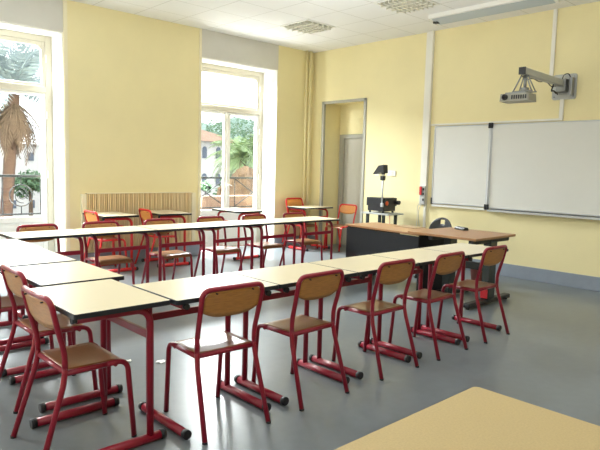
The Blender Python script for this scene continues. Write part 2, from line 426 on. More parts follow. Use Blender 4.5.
# projector arm and projector
arm = thing('projector_support', 'grey square steel arm bolted to a plate above the whiteboard', 'projector arm', (X1, 3.20, 2.54))
bm = nb(); prism(bm, rrect(-0.15, 0.15, -0.16, 0.155, 0.03), 'x', -0.018, -0.0005)
pl = obj('wall_plate', bm, M['light_grey'], arm)
bm = nb()
for y in (-0.12, 0.12):
    for z in (-0.125, 0.12): tube(bm, [(-0.026, y, z), (-0.017, y, z)], 0.01, 8)
obj('bolt', bm, M['steel'], pl)
bm = nb(); box(bm, -0.13, -0.018, -0.06, 0.06, -0.075, 0.085, 0.008); box(bm, -0.10, -0.018, -0.13, -0.09, -0.12, 0.10, 0.006)
obj('bracket', bm, M['steel'], arm)
bm = nb()
vs = box(bm, -1.15, -0.06, -0.038, 0.038, -0.038, 0.038, 0.006)
for v in bm.verts:
    v.co.z += 0.03 + 0.02*(v.co.x+0.06)/(-1.04)
obj('beam', bm, M['light_grey'], arm)
bm = nb(); box(bm, -1.163, -1.15, -0.041, 0.041, 0.010, 0.092, 0.004); obj('end_cap', bm, M['black_plastic'], arm)
bm = nb()
for s in (-1, 1): tube(bm, [(-1.11, s*0.02, 0.02), (-1.13, s*0.11, -0.175)], 0.008, 8); tube(bm, [(-1.06, s*0.02, 0.02), (-1.01, s*0.10, -0.175)], 0.007, 8)
tube(bm, [(-1.13, -0.12, -0.176), (-1.13, 0.12, -0.176)], 0.008, 8); tube(bm, [(-1.01, -0.11, -0.176), (-1.01, 0.11, -0.176)], 0.008, 8)
cyl(bm, -1.07, 0, -0.15, 0.02, 0.018, seg=12); cyl(bm, -1.07, 0, -0.170, -0.13, 0.045, seg=14)
obj('hanger', bm, M['steel'], arm)
bm = nb()
pts = [(-1.08, 0.03, 0.0), (-0.95, 0.06, -0.03), (-0.8, 0.046, 0.02), (-0.6, 0.05, -0.01), (-0.45, 0.046, 0.03), (-0.25, 0.05, -0.035), (-0.1, 0.07, 0.02), (-0.04, 0.07, -0.1)]
tube(bm, fillet(pts, 0.1, 4), 0.006, 6)
tube(bm, fillet([(-0.33, 0.0, -0.005), (-0.30, 0.04, -0.09), (-0.2, 0.05, -0.06), (-0.12, 0.05, -0.10), (-0.05, 0.08, -0.05)], 0.05, 4), 0.010, 6)
tube(bm, fillet([(-0.05, 0.02, 0.08), (-0.10, -0.02, 0.14), (-0.04, -0.06, 0.16), (-0.02, -0.09, 0.05)], 0.05, 4), 0.006, 6)
obj('cable', bm, M['black_plastic'], arm)
pj = thing('projector', 'grey video projector hanging from the end of the wall arm', 'projector', (6.44, 3.262, 2.252), math.radians(4))
bm = nb(); prism(bm, rrect(-0.125, 0.125, -0.175, 0.175, 0.03), 'z', 0.0, 0.085)
for v in bm.verts:
    if v.co.z > 0.05: v.co.x *= 0.95; v.co.y *= 0.96
body = obj('projector_body', bm, M['proj'], pj)
bm = nb(); tube(bm, [(-0.115, 0.10, 0.045), (-0.147, 0.10, 0.045)], 0.033, 18); obj('lens_ring', bm, M['black_plastic'], body)
bm = nb(); tube(bm, [(-0.14, 0.10, 0.045), (-0.1495, 0.10, 0.045)], 0.025, 18); obj('lens', bm, M['lens'], body)
bm = nb()
for i in range(7): box(bm, -0.129, -0.122, -0.145+i*0.026, -0.132+i*0.026, 0.02, 0.065)
obj('vent_grille', bm, M['black_plastic'], body)
bm = nb(); box(bm, -0.09, 0.09, -0.12, 0.12, 0.084, 0.1025, 0.006); obj('mount_plate', bm, M['steel'], pj)

# ceiling lights
def ceiling_light(x0, y0, label):
    t = thing('ceiling_light', label, 'ceiling light', (x0, y0, H), 0, 'square louvred ceiling lights')
    s = 0.592; o_ = 0.004
    bm = nb(); f = 0.022
    box(bm, o_, s, o_, o_+f, -0.014, -0.0005, 0.002); box(bm, o_, s, s-f, s, -0.014, -0.0005, 0.002)
    box(bm, o_, o_+f, o_+f, s-f, -0.014, -0.0005, 0.002); box(bm, s-f, s, o_+f, s-f, -0.014, -0.0005, 0.002)
    obj('light_frame', bm, M['white_paint'], t)
    bm = nb(); box(bm, o_+f, s-f, o_+f, s-f, -0.004, -0.0005); obj('reflector', bm, M['reflector'], t)
    bm = nb(); n = 5
    for i in range(1, n):
        c = o_+f + (s-2*f)*i/n
        prism(bm, [(c-0.016, -0.040), (c+0.016, -0.040), (c+0.004, -0.005), (c-0.004, -0.005)], 'y', o_+f, s-f)
    for i in range(1, 8):
        c = o_+f + (s-2*f)*i/8
        prism(bm, [(c-0.008, -0.038), (c+0.008, -0.038), (c+0.003, -0.006), (c-0.003, -0.006)], 'x', o_+f, s-f)
    obj('louver', bm, M['louver_slat'], t)
ceiling_light(5.775, 6.135, 'square louvred ceiling light near the corner of the room')
ceiling_light(5.775, 4.335, 'square louvred ceiling light beside the long board lamp, cut by the top of the photo')
t = thing('ceiling_strip_lamp', 'long white strip lamp under the ceiling in front of the whiteboard', 'lamp', (6.82, 3.93, H))
bm = nb(); prism(bm, [(-0.12, -0.055), (-0.12, -0.0005), (0.12, -0.0005), (0.12, -0.10), (0.105, -0.10), (-0.105, -0.055)], 'y', -0.85, 0.80)
h_ = obj('lamp_housing', bm, M['white_paint'], t)
bm = nb(); prism(bm, [(-0.092, -0.0605), (0.092, -0.0975), (0.092, -0.1035), (-0.094, -0.0655)], 'y', -0.82, 0.77); obj('diffuser', bm, M['lamp_glass'], t)
for y in (-0.862, 0.80):
    bm = nb(); prism(bm, [(-0.123, -0.06), (-0.123, -0.0005), (0.123, -0.0005), (0.123, -0.105), (0.105, -0.105)], 'y', y, y+0.012); obj('end_plate', bm, M['trunking'], t)
bm = nb(); box(bm, -0.02, 0.05, 0.73, 0.80, -0.10, -0.06, 0.005); obj('lamp_holder', bm, M['black_plastic'], t)

# radiator between the windows
t = thing('radiator', 'wide tan finned radiator on the wall between the two windows', 'radiator', (4.08, Y1, 0.0))
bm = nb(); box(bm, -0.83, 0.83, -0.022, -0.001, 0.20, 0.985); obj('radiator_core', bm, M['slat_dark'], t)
bm = nb(); n = 62
for i in range(n):
    c = -0.82 + 1.64*i/(n-1); wd = 0.0085 + 0.003*math.sin(i*2.3)
    box(bm, c-wd, c+wd, -0.050, -0.021, 0.20, 1.0)
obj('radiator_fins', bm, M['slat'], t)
bm = nb(); box(bm, -0.835, 0.835, -0.055, -0.001, 1.0, 1.012, 0.003); obj('top_cover', bm, M['cream_panel'], t)
for s in (-1, 1):
    bm = nb(); box(bm, min(s*0.836, s*0.905), max(s*0.836, s*0.905), -0.06, -0.001, 0.19, 1.0, 0.006); obj('side_panel', bm, M['cream_panel'], t)

# ------------------------------------------------------------------ student desks
def make_desk(top_mat, L=0.682, D=0.49, label='', red=M['red'], rc=0.012):
    root = thing('student_desk', label, 'desk')
    bm = nb()
    out = rrect(-L/2, L/2, -D/2, D/2, rc, 4)
    prism(bm, out, 'z', 0.726, 0.75)
    bmesh.ops.recalc_face_normals(bm, faces=bm.faces)
    te = [e for e in bm.edges if all(abs(v.co.z-0.75) < 1e-5 for v in e.verts)]
    bmesh.ops.bevel(bm, geom=te, offset=0.003, segments=2, profile=0.5, affect='EDGES')
    for f in bm.faces: f.material_index = 0 if f.normal.z > 0.95 else 1
    obj('desktop', bm, [top_mat, M['black_edge']], root)
    fx = L/2-0.068; py = D/2-0.08
    for s in (-1, 1):
        bm = nb(); tube(bm, fillet([(s*fx, -D/2+0.035, 0.705), (s*fx, py, 0.705), (s*fx, py, 0.03)], [0, 0.085, 0], 8), 0.0180, 12)
        lg = obj('leg', bm, red, root)
        bm = nb(); tube(bm, [(s*fx, -D/2+0.012, 0.7065), (s*fx, -D/2+0.037, 0.7065)], 0.0165, 12); obj('tube_cap', bm, M['black_plastic'], lg)
        bm = nb(); tube(bm, [(s*fx, -D/2+0.028, 0.026), (s*fx, D/2-0.022, 0.026)], 0.0235, 12)
        ft = obj('foot', bm, red, root)
        for y0, y1 in ((-D/2+0.002, -D/2+0.030), (D/2-0.024, D/2+0.004)):
            bm = nb(); tube(bm, [(s*fx, y0, 0.0262), (s*fx, y1, 0.0262)], 0.0255, 12); obj('foot_cap', bm, M['black_plastic'], ft)
    bm = nb(); box(bm, -fx, fx, py-0.011, py+0.011, 0.548, 0.588, 0.004); obj('rail', bm, red, root)
    return root

desk0 = make_desk(M['laminate']); used = [False]
ordi = ['first', 'second', 'third', 'fourth', 'fifth', 'sixth']
PX = 0.686
for i in range(5):
    place(desk0, used, (1.493+0.346+PX*i, 2.735, 0), 0.0,
          ['first cream desk of the front row, next to the corner desk, glare on top',
           'second cream desk of the front row, counted from the corner of the U',
           'third and middle cream desk of the front row of five',
           'fourth cream desk of the front row, second from its far right end',
           'cream desk at the far right end of the front row, by the teacher desks'][i], 'cream student desks of the front row')
colx = [1.24, 1.345, 1.345, 1.36]; coly = [2.865, 3.585, 4.305, 5.005]
for i in range(4):
    place(desk0, used, (colx[i], coly[i], 0), -PI/2,
          ['cream desk nearest the camera in the left column, the corner of the U',
           'second cream desk of the left column, its black edge sticking out past the corner desk',
           'third cream desk of the left column, washed out by window light',
           'farthest cream desk of the left column, touching the back row'][i], 'cream student desks of the left column')
FX0, FP = 1.605, 0.693
for i in range(6):
    place(desk0, used, (FX0+FP/2+FP*i, 5.605, 0), PI,
          ['cream desk at the left end of the back row, in front of the large window',
           'second cream desk of the back row from the left',
           'third cream desk of the back row from the left, in front of the radiator end',
           'fourth cream desk of the back row from the left',
           'fifth cream desk of the back row, second from its right end',
           'cream desk at the right end of the back row, beside the black-fronted teacher desk'][i], 'cream student desks of the back row')
desk1 = make_desk(M['laminate'], red=M['red_lit']); used1 = [False]  # same desk, its red tubes in the lit copy of the crimson
for (x, y, rz, lab) in ((3.41, 7.37, -PI/2, 'single red-legged desk by the left part of the radiator'),
                        (4.235, 7.36, -PI/2-0.09, 'single red-legged desk by the right part of the radiator'),
                        (5.46, 7.30, PI/2, 'single red-legged desk in front of the middle window'),
                        (7.10, 7.345, PI, 'single red-legged desk beside the doorway recess')):
    place(desk1, used1, (x, y, 0), rz, lab, 'single desks along the window wall')

fd = make_desk(M['honey'], L=1.30, D=0.65, label='honey coloured desk in the foreground at the bottom right, only its corner in view', rc=0.02)
fd.location = (1.645-0.65, 0.918-0.325, 0); fd.rotation_euler.z = 0

# ------------------------------------------------------------------ student chairs
def make_chair(red, wood, wood_b):
    root = thing('school_chair', '', 'chair')
    R_ = 0.0142
    zs = 0.424; rj = -0.125; kn = 0.165
    for s in (-1, 1):
        # front leg bends over into the seat rail
        bm = nb(); tube(bm, fillet([(s*0.176, 0.215, 0.006), (s*0.178, kn+0.012, zs), (s*0.180, kn-0.10, zs)], [0, 0.055, 0], 7), R_, 10)
        lg = obj('leg', bm, red, root)
        bm = nb(); cyl(bm, s*0.176, 0.2155, 0.0, 0.012, 0.0146, seg=10); obj('leg_cap', bm, M['black_plastic'], lg)
        bm = nb(); tube(bm, [(s*0.205, -0.265, 0.006), (s*0.188, rj-0.03, zs-0.06), (s*0.184, rj-0.018, zs), (s*0.184, rj-0.018, zs+0.03)], R_, 10)
        lg = obj('leg', bm, red, root)
        bm = nb(); cyl(bm, s*0.2055, -0.266, 0.0, 0.012, 0.0146, seg=10); obj('leg_cap', bm, M['black_plastic'], lg)
    bm = nb()
    for s in (-1, 1): tube(bm, [(s*0.183, rj-0.015, zs), (s*0.180, kn-0.09, zs)], R_*0.98, 10)
    tube(bm, [(-0.183, rj-0.012, zs), (0.183, rj-0.012, zs)], R_*0.95, 10)
    tube(bm, [(-0.18, kn-0.05, zs-0.012), (0.18, kn-0.05, zs-0.012)], R_*0.8, 8)
    obj('seat_frame', bm, red, root)
    # back frame: uprights with rounded top corners
    bm = nb()
    up = [(0.184, rj-0.018, zs+0.02), (0.184, rj-0.018, 0.52), (0.190, rj-0.055, 0.66), (0.192, rj-0.085, 0.780)]
    L_ = [(-x, y, z) for x, y, z in up]
    mid = [(0.09, rj-0.094, 0.792), (-0.09, rj-0.094, 0.792)]
    path = up[:3] + [(0.192, rj-0.084, 0.790)] + mid + [(-0.192, rj-0.084, 0.790)] + L_[:3][::-1]
    tube(bm, fillet(path, [0, 0.05, 0.05, 0.075, 0.02, 0.02, 0.075, 0.05, 0.05, 0], 6), R_, 10)
    bf = obj('back_frame', bm, red, root)
    # seat: pressed ply with a saddle and a rolled front edge
    bm = nb(); nx, ny = 12, 12; grid = {}
    for side in (0, 1):
        for i in range(nx+1):
            for j in range(ny+1):
                u = -1+2*i/nx; v = j/ny
                x = u*(0.178 - 0.010*max(0, v-0.85)/0.15*abs(u)); y = (rj-0.01) + v*(kn-rj+0.030)
                z = zs+0.014 - 0.010*(1-u*u)*math.sin(PI*min(1, v*1.1)) - (0.030*((v-0.8)/0.2)**2 if v > 0.8 else 0)
                grid[side, i, j] = bm.verts.new((x, y, z - (0.010 if side else 0)))
    for side in (0, 1):
        for i in range(nx):
            for j in range(ny):
                q = [grid[side, i, j], grid[side, i+1, j], grid[side, i+1, j+1], grid[side, i, j+1]]
                f = bm.faces.new(q if side == 0 else q[::-1]); f.smooth = True
    rim = [(i, 0) for i in range(nx)] + [(nx, j) for j in range(ny)] + [(i, ny) for i in range(nx, 0, -1)] + [(0, j) for j in range(ny, 0, -1)]
    for a_, b_ in zip(rim, rim[1:]+rim[:1]):
        bm.faces.new((grid[0, a_[0], a_[1]], grid[1, a_[0], a_[1]], grid[1, b_[0], b_[1]], grid[0, b_[0], b_[1]]))
    obj('seat', bm, wood, root)
    # backrest: curved ply panel set in front of the frame
    bm = nb(); nx, nz = 16, 6; grid = {}
    for side in (0, 1):
        for i in range(nx+1):
            for j in range(nz+1):
                u = -1+2*i/nx; x = u*0.184
                zb = 0.630 + 0.040*abs(u)**3.2; zt = 0.788 - 0.050*abs(u)**8
                z = zb + (zt-zb)*j/nz
                yb = rj - 0.048 - 0.042*(z-0.62)/0.17
                y = yb + 0.004 - 0.010*(1-u*u) + (0.006 if side else -0.003)
                grid[side, i, j] = bm.verts.new((x, y, z))
    for side in (0, 1):
        for i in range(nx):
            for j in range(nz):
                q = [grid[side, i, j], grid[side, i+1, j], grid[side, i+1, j+1], grid[side, i, j+1]]
                f = bm.faces.new(q if side == 0 else q[::-1]); f.smooth = True
    rim = [(i, 0) for i in range(nx)] + [(nx, j) for j in range(nz)] + [(i, nz) for i in range(nx, 0, -1)] + [(0, j) for j in range(nz, 0, -1)]
    for a_, b_ in zip(rim, rim[1:]+rim[:1]):
        bm.faces.new((grid[0, a_[0], a_[1]], grid[1, a_[0], a_[1]], grid[1, b_[0], b_[1]], grid[0, b_[0], b_[1]]))
    bp = obj('backrest', bm, wood_b, root)
    for s in (-1, 1):
        bm = nb(); tube(bm, [(s*0.115, rj-0.102, 0.768), (s*0.115, rj-0.078, 0.768)], 0.0042, 8); obj('rivet', bm, M['black_plastic'], bp)
    return root

chair0 = make_chair(M['red'], M['wood'], M['wood_back']); uc = [False]
deg = math.radians
near = [(1.828, 2.660, -2.5, 'red tubular chair with white glare on its seat, at the first front-row desk'),
        (2.477, 2.658, 1.5, 'red tubular wooden-seat chair, second from the left along the front row'),
        (3.247, 2.668, 0.0, 'red tubular chair in the middle of the front row, third of five'),
        (3.905, 2.660, 1.5, 'red tubular chair second from the right along the front row'),
        (4.605, 2.662, 1.5, 'red tubular chair at the right end of the front row, by the teacher table leg')]
for x, y, a, lab in near: place(chair0, uc, (x, y-0.006, 0), deg(a), lab, 'chairs along the front row')
for x, y, a, lab in [(1.160, 2.885, -90, 'nearest red tubular chair of the left column, cut by the bottom of the photo'),
                     (1.265, 3.60, -90, 'second red tubular chair of the left column, behind the nearest one'),
                     (1.265, 4.33, -88, 'third red tubular chair of the left column, at the left edge of the photo')]:
    place(chair0, uc, (x, y, 0), deg(a), lab, 'chairs along the left column')
for i, (x, lab) in enumerate([(2.00, 'red tubular chair at the left end of the back row, under the large window'),
                              (2.64, 'red tubular chair second from the left in the back row'),
                              (3.35, 'red tubular chair third from the left in the back row, before the radiator'),
                              (4.05, 'red tubular chair fourth from the left in the back row'),
                              (4.74, 'red tubular chair fifth from the left in the back row'),
                              (5.44, 'red tubular chair at the right end of the back row, before the stacked chairs')]):
    place(chair0, uc, (x, 5.745, 0), PI + deg([2, -1, 1, 0, 2, -2][i]), lab, 'chairs along the back row')
chair1 = make_chair(M['red_lit'], M['wood'], M['wood_backlit']); uc1 = [False]  # same chair in the lit copies of its red and its back ply
for x, y, z, a, lab in [(3.328, 7.335, 0, -90, 'red chair in backlit tones at the left radiator desk'),
                        (4.105, 7.325, 0, -95, 'red chair in backlit tones at the right radiator desk'),
                        (7.045, 7.465, 0, 180, 'lower of the two red chairs in lit tones stacked near the corner pipes'),
                        (7.014, 7.471, 0.085, 180, 'upper of the two red chairs in lit tones stacked near the corner pipes'),
                        (7.47, 6.945, 0, 92, 'red chair in lit tones standing in the doorway recess')]:
    place(chair1, uc1, (x, y, z), deg(a), lab, 'red chairs in lit tones along the window wall')

# ------------------------------------------------------------------ teacher's corner
t = thing('teacher_desk', 'brown-topped teacher desk with a charcoal front panel', 'desk', (5.757, 4.41, 0), deg(-4.6))
bm = nb(); box(bm, -0.29, 0.29, -0.615, 0.615, 0.697, 0.722, 0.004); obj('desktop', bm, M['desk_wood'], t)
bm = nb(); box(bm, -0.275, -0.255, -0.60, 0.60, 0.25, 0.685, 0.004); obj('front_panel', bm, M['charcoal'], t)
for y in (-0.60, 0.578):
    bm = nb(); box(bm, -0.254, 0.27, y, y+0.022, 0.03, 0.696, 0.004); e = obj('end_panel', bm, M['charcoal'], t)
    bm = nb(); box(bm, -0.27, 0.28, y-0.008, y+0.03, 0.0, 0.03, 0.004); obj('foot', bm, M['black_plastic'], e)
bm = nb(); box(bm, -0.25, 0.26, 0.16, 0.57, 0.25, 0.69, 0.004); dr = obj('drawer_unit', bm, M['charcoal'], t)
for z in (0.27, 0.41, 0.55):
    bm = nb(); box(bm, 0.261, 0.275, 0.17, 0.56, z, z+0.13, 0.004); obj('drawer_front', bm, M['charcoal'], dr)

t = thing('teacher_table', 'brown-topped teacher table on a dark steel column leg', 'table', (5.74, 3.36, 0))
bm = nb(); box(bm, -0.43, 0.43, -0.31, 0.54, 0.726, 0.752, 0.004)
obj('tabletop', bm, M['desk_wood'], t)
for y in (-0.235, 0.26):
    bm = nb(); box(bm, -0.055, 0.085, y-0.045, y+0.045, 0.05, 0.70, 0.008); lg = obj('leg', bm, M['dark_steel'], t)
    bm = nb(); box(bm, -0.42, 0.46, y-0.04, y+0.04, 0.015, 0.065, 0.012)
    for x in (-0.39, 0.43): cyl(bm, x, y, 0.0, 0.02, 0.02, seg=10)
    obj('foot', bm, M['black_plastic'], lg)
    bm = nb(); box(bm, -0.39, 0.37, y-0.03, y+0.03, 0.68, 0.7235, 0.006); obj('support_bar', bm, M['black_plastic'], lg)
    if y < 0:
        bm = nb(); box(bm, -0.075, -0.056, y-0.04, y+0.04, 0.075, 0.175, 0.004); obj('socket_cover', bm, M['red_plastic'], lg)
bm = nb(); box(bm, -0.01, 0.04, -0.19, 0.215, 0.36, 0.44, 0.005); obj('cross_beam', bm, M['black_plastic'], t)

t = thing('board_eraser', 'dark felt board eraser lying on the teacher table', 'eraser', (6.02, 3.65, 0.7525), deg(-25))
bm = nb(); prism(bm, rrect(-0.035, 0.035, -0.10, 0.10, 0.012), 'z', 0.0, 0.016); obj('felt_pad', bm, M['cloth'], t)
bm = nb(); prism(bm, [(-0.032, 0.016), (0.032, 0.016), (0.022, 0.032), (-0.022, 0.032)], 'y', -0.095, 0.095); obj('grip', bm, M['black_plastic'], t)
bm = nb(); box(bm, -0.12, 0.12, -0.16, 0.16, 0.0, 0.006, 0.002)
o = obj('desk_pad', bm, M['pad'], None, (5.97, 4.36, 0.7225), deg(-2)); tag(o, 'thin tan pad lying on the brown teacher desk', 'pad')

# teacher's chair: black moulded shell with a grip hole, on a star base
t = thing('teacher_chair', 'black moulded chair with a grip hole behind the teacher table', 'chair', (6.62, 4.47, 0), deg(84))
bm = nb(); nx, nz = 20, 10; grid = {}
def shell(u, w, off):
    x = u*0.205*(1.0-0.04*w); zt = 0.60+0.20*math.sqrt(max(0, 1-0.96*u*u))
    z = 0.50 + (zt-0.50)*w
    return (x, -0.20 - 0.03*w + 0.05*u*u + off, z)
for side in (0, 1):
    for i in range(nx+1):
        for j in range(nz+1): grid[side, i, j] = bm.verts.new(shell(-1+2*i/nx, j/nz, 0.0 if side else -0.012))
hole = {(i, j) for i in range(8, 12) for j in range(7, 9)}
cells = {(i, j) for i in range(nx) for j in range(nz)} - hole
for (i, j) in cells:
    for side in (0, 1):
        q = [grid[side, i, j], grid[side, i+1, j], grid[side, i+1, j+1], grid[side, i, j+1]]
        f = bm.faces.new(q if side == 0 else q[::-1]); f.smooth = True
    for di, dj, c1, c2 in ((-1, 0, (0, 0), (0, 1)), (1, 0, (1, 0), (1, 1)), (0, -1, (0, 0), (1, 0)), (0, 1, (0, 1), (1, 1))):
        if (i+di, j+dj) not in cells:
            p, q_ = (i+c1[0], j+c1[1]), (i+c2[0], j+c2[1])
            bm.faces.new((grid[0, p[0], p[1]], grid[1, p[0], p[1]], grid[1, q_[0], q_[1]], grid[0, q_[0], q_[1]]))
obj('backrest', bm, M['black_plastic'], t)
bm = nb(); prism(bm, rrect(-0.22, 0.22, -0.20, 0.22, 0.08), 'z', 0.445, 0.475); obj('seat', bm, M['black_plastic'], t)
bm = nb(); box(bm, -0.06, 0.06, -0.235, -0.05, 0.42, 0.446, 0.006); box(bm, -0.05, 0.05, -0.238, -0.214, 0.42, 0.60, 0.006); obj('back_bracket', bm, M['black_plastic'], t)
bm = nb(); cyl(bm, 0, 0, 0.08, 0.445, 0.025, seg=14); obj('column', bm, M['dark_steel'], t)
for k in range(5):
    a = 2*PI*k/5+0.3
    bm = nb(); tube(bm, [(0, 0, 0.10), (0.27*math.cos(a), 0.27*math.sin(a), 0.065)], [0.025, 0.016], 8)
    lg = obj('leg', bm, M['black_plastic'], t)
    bm = nb(); tube(bm, [(0.27*math.cos(a)-0.015*math.sin(a), 0.27*math.sin(a)+0.015*math.cos(a), 0.027), (0.27*math.cos(a)+0.015*math.sin(a), 0.27*math.sin(a)-0.015*math.cos(a), 0.027)], 0.027, 12)
    obj('caster', bm, M['black_plastic'], lg)

t = thing('waste_bin', 'small terracotta plastic waste bin behind the teacher table leg', 'bin', (6.47, 3.62, 0))
bm = nb(); lathe(bm, [(0.10, 0.0), (0.13, 0.27), (0.136, 0.27), (0.136, 0.285), (0.124, 0.285), (0.096, 0.01)], 28); obj('bin_body', bm, M['bin'], t)

# overhead projector on its trolley
t = thing('trolley', 'small dark steel trolley against the wall under the overhead projector', 'trolley', (7.18, 5.80, 0))
bm = nb(); box(bm, -0.20, 0.20, -0.29, 0.25, 0.735, 0.76, 0.006); obj('shelf', bm, M['light_grey'], t)
for x in (-0.15, 0.15):
    for y in (-0.17, 0.15):
        bm = nb(); box(bm, x-0.02, x+0.02, y-0.02, y+0.02, 0.05, 0.735, 0.004); lg = obj('leg', bm, M['dark_steel'], t)
        bm = nb(); tube(bm, [(x-0.012, y, 0.0265), (x+0.012, y, 0.0265)], 0.0265, 12); obj('caster', bm, M['black_plastic'], lg)
bm = nb(); box(bm, -0.19, 0.19, -0.24, 0.22, 0.22, 0.24, 0.004); obj('shelf', bm, M['dark_steel'], t)
bm = nb()
tube(bm, fillet([(-0.15, -0.285, 0.735), (-0.16, -0.31, 0.60), (-0.15, -0.24, 0.45), (-0.15, -0.20, 0.24)], 0.06), 0.004, 6)
obj('cable', bm, M['red_lit'], t)

t = thing('overhead_projector', 'black overhead projector with a tall white post and tilted head on the trolley', 'overhead projector', (7.18, 5.80, 0.76))
bm = nb(); prism(bm, rrect(-0.15, 0.15, -0.165, 0.165, 0.02), 'z', 0.03, 0.11); prism(bm, rrect(-0.16, 0.16, -0.185, 0.185, 0.02), 'z', 0.11, 0.235)
body = obj('housing', bm, M['black_plastic'], t)
for x in (-0.12, 0.12):
    for y in (-0.13, 0.13):
        bm = nb(); cyl(bm, x, y, 0.0, 0.03, 0.018, seg=10); obj('rubber_foot', bm, M['black_plastic'], body)
bm = nb(); box(bm, -0.12, 0.13, -0.14, 0.14, 0.2355, 0.24, 0.002); obj('glass_stage', bm, M['lens'], body)
bm = nb(); lathe(bm, [(0.036, 0), (0.036, 0.004), (0.02, 0.005)], 16)
bmesh.ops.rotate(bm, verts=bm.verts, cent=(0, 0, 0), matrix=Matrix.Rotation(PI/2, 3, 'X')); bmesh.ops.translate(bm, verts=bm.verts, vec=(-0.10, -0.1855, 0.155))
obj('warning_sticker', bm, M['orange'], body)
bm = nb(); tube(bm, [(0.12, -0.183, 0.165), (0.12, -0.26, 0.165)], 0.032, 14); obj('knob', bm, M['black_plastic'], body)
bm = nb()
for i in range(6): box(bm, -0.1645, -0.1605, -0.06, 0.14, 0.125+i*0.016, 0.133+i*0.016)
obj('vent_grille', bm, M['charcoal'], body)
bm = nb(); tube(bm, [(-0.175, -0.15, 0.11), (-0.175, -0.15, 0.56)], 0.013, 12); ps = obj('post', bm, M['alu'], t)
bm = nb(); box(bm, -0.19, -0.16, -0.175, -0.125, 0.10, 0.16, 0.006); obj('post_bracket', bm, M['alu'], ps)
bm = nb(); box(bm, -0.205, -0.145, -0.18, -0.115, 0.51, 0.58, 0.01); hd = obj('head_slide', bm, M['black_plastic'], t)
bm = nb()
prism(bm, [(-0.19, 0.75), (-0.09, 0.735), (-0.03, 0.66), (0.02, 0.60), (-0.04, 0.605), (-0.13, 0.63), (-0.20, 0.62)], 'x', -0.225, -0.125)
tube(bm, [(-0.175, -0.15, 0.64), (-0.175, -0.15, 0.60)], 0.03, 14)
obj('lens_head', bm, M['black_plastic'], t)
bm = nb(); tube(bm, [(-0.175, -0.15, 0.575), (-0.175, -0.15, 0.61)], 0.012, 8); obj('tilt_arm', bm, M['alu'], hd)

# scraps of paper on the floor
for i, (x, y, lab) in enumerate(((1.89, 3.80, 'tiny white paper scrap on the floor, left of the pair beyond the corner desk'), (2.06, 3.64, 'white paper scrap on the floor, right of the pair beyond the corner desk'))):
    bm = nb(); s = 0.022+0.012*i
    vs = [bm.verts.new((s*math.cos(a)*(1+0.3*math.sin(3*a)), s*math.sin(a), 0.002+0.010*abs(math.sin(2*a+i)))) for a in [2*PI*k/9 for k in range(9)]]
    c = bm.verts.new((0, 0, 0.004))
    for k in range(9): bm.faces.new((c, vs[k], vs[(k+1) % 9]))
    o = obj('paper_scrap', bm, M['paper'], None, (x, y, 0)); tag(o, lab, 'paper scrap', 'paper scraps on the floor')

# ------------------------------------------------------------------ outside the windows
bm = nb(); box(bm, -40, 90, YO+0.02, 120, -3.4, -3.0); o = struct('ground', bm, M['outside'])
bm = nb(); box(bm, -3.0, 8.35, YO, 8.85, 0.40, 0.60, 0.01); o = struct('trim_8', bm, M['house_white'])

def railing(x0, x1, label, style):
    t = thing('window_railing', label, 'railing', ((x0+x1)/2, 8.50, 0.60)); hw = (x1-x0)/2
    bm = nb(); box(bm, -hw, hw, -0.02, 0.02, 0.60, 0.635, 0.004); obj('top_rail', bm, M['iron'], t)
    bm = nb(); box(bm, -hw, hw, -0.012, 0.012, 0.08, 0.10, 0.003); obj('bottom_rail', bm, M['iron'], t)
    for s in (-1, 1):
        bm = nb(); box(bm, s*hw-0.015, s*hw+0.015, -0.015, 0.015, 0.0, 0.62, 0.003); obj('post', bm, M['iron'], t)
    if style == 'ring':
        for c in (-0.36, 0.36):
            bm = nb(); tube(bm, [(c+0.15*math.cos(2*PI*k/28), 0, 0.35+0.15*math.sin(2*PI*k/28)) for k in range(28)], 0.009, 6, closed=True)
            for q in range(2): tube(bm, [(c+(0.02+0.09*k/14)*math.cos(k/14*5+q*PI), 0, 0.35+(0.02+0.09*k/14)*math.sin(k/14*5+q*PI)) for k in range(15)], 0.007, 6)
            for s in (-1, 1): tube(bm, [(c, 0, 0.35+s*0.15), (c, 0, 0.35+s*0.26)], 0.008, 6)
            obj('scroll_ring', bm, M['iron'], t)
        for x in (-0.62, -0.12, 0.12, 0.62):
            bm = nb(); tube(bm, [(x, 0, 0.09), (x, 0, 0.61)], 0.008, 6); obj('baluster', bm, M['iron'], t)
    else:
        for s in (-1, 1):
            bm = nb(); tube(bm, [(s*(hw-0.02), 0, 0.60), (s*0.10, 0, 0.10)], 0.009, 6); tube(bm, [(s*0.10, 0, 0.60), (s*(hw-0.02), 0, 0.10)], 0.009, 6); obj('cross_bar', bm, M['iron'], t)
            bm = nb(); tube(bm, [(s*0.10, 0, 0.09), (s*0.10, 0, 0.61)], 0.008, 6); obj('baluster', bm, M['iron'], t)
railing(1.35, 3.20, 'wrought iron railing with scroll rings outside the left window', 'ring')
railing(5.25, 7.15, 'iron railing with crossed bars outside the middle window', 'cross')
t = thing('planter', 'long terracotta planter on the ledge outside the middle window', 'planter', (6.25, 8.68, 0.60))
bm = nb(); prism(bm, [(-0.09, 0.0), (0.09, 0.0), (0.115, 0.26), (0.125, 0.26), (0.125, 0.285), (-0.125, 0.285), (-0.125, 0.26), (-0.115, 0.26)], 'x', -0.60, 0.60); obj('planter_box', bm, M['terracotta'], t)

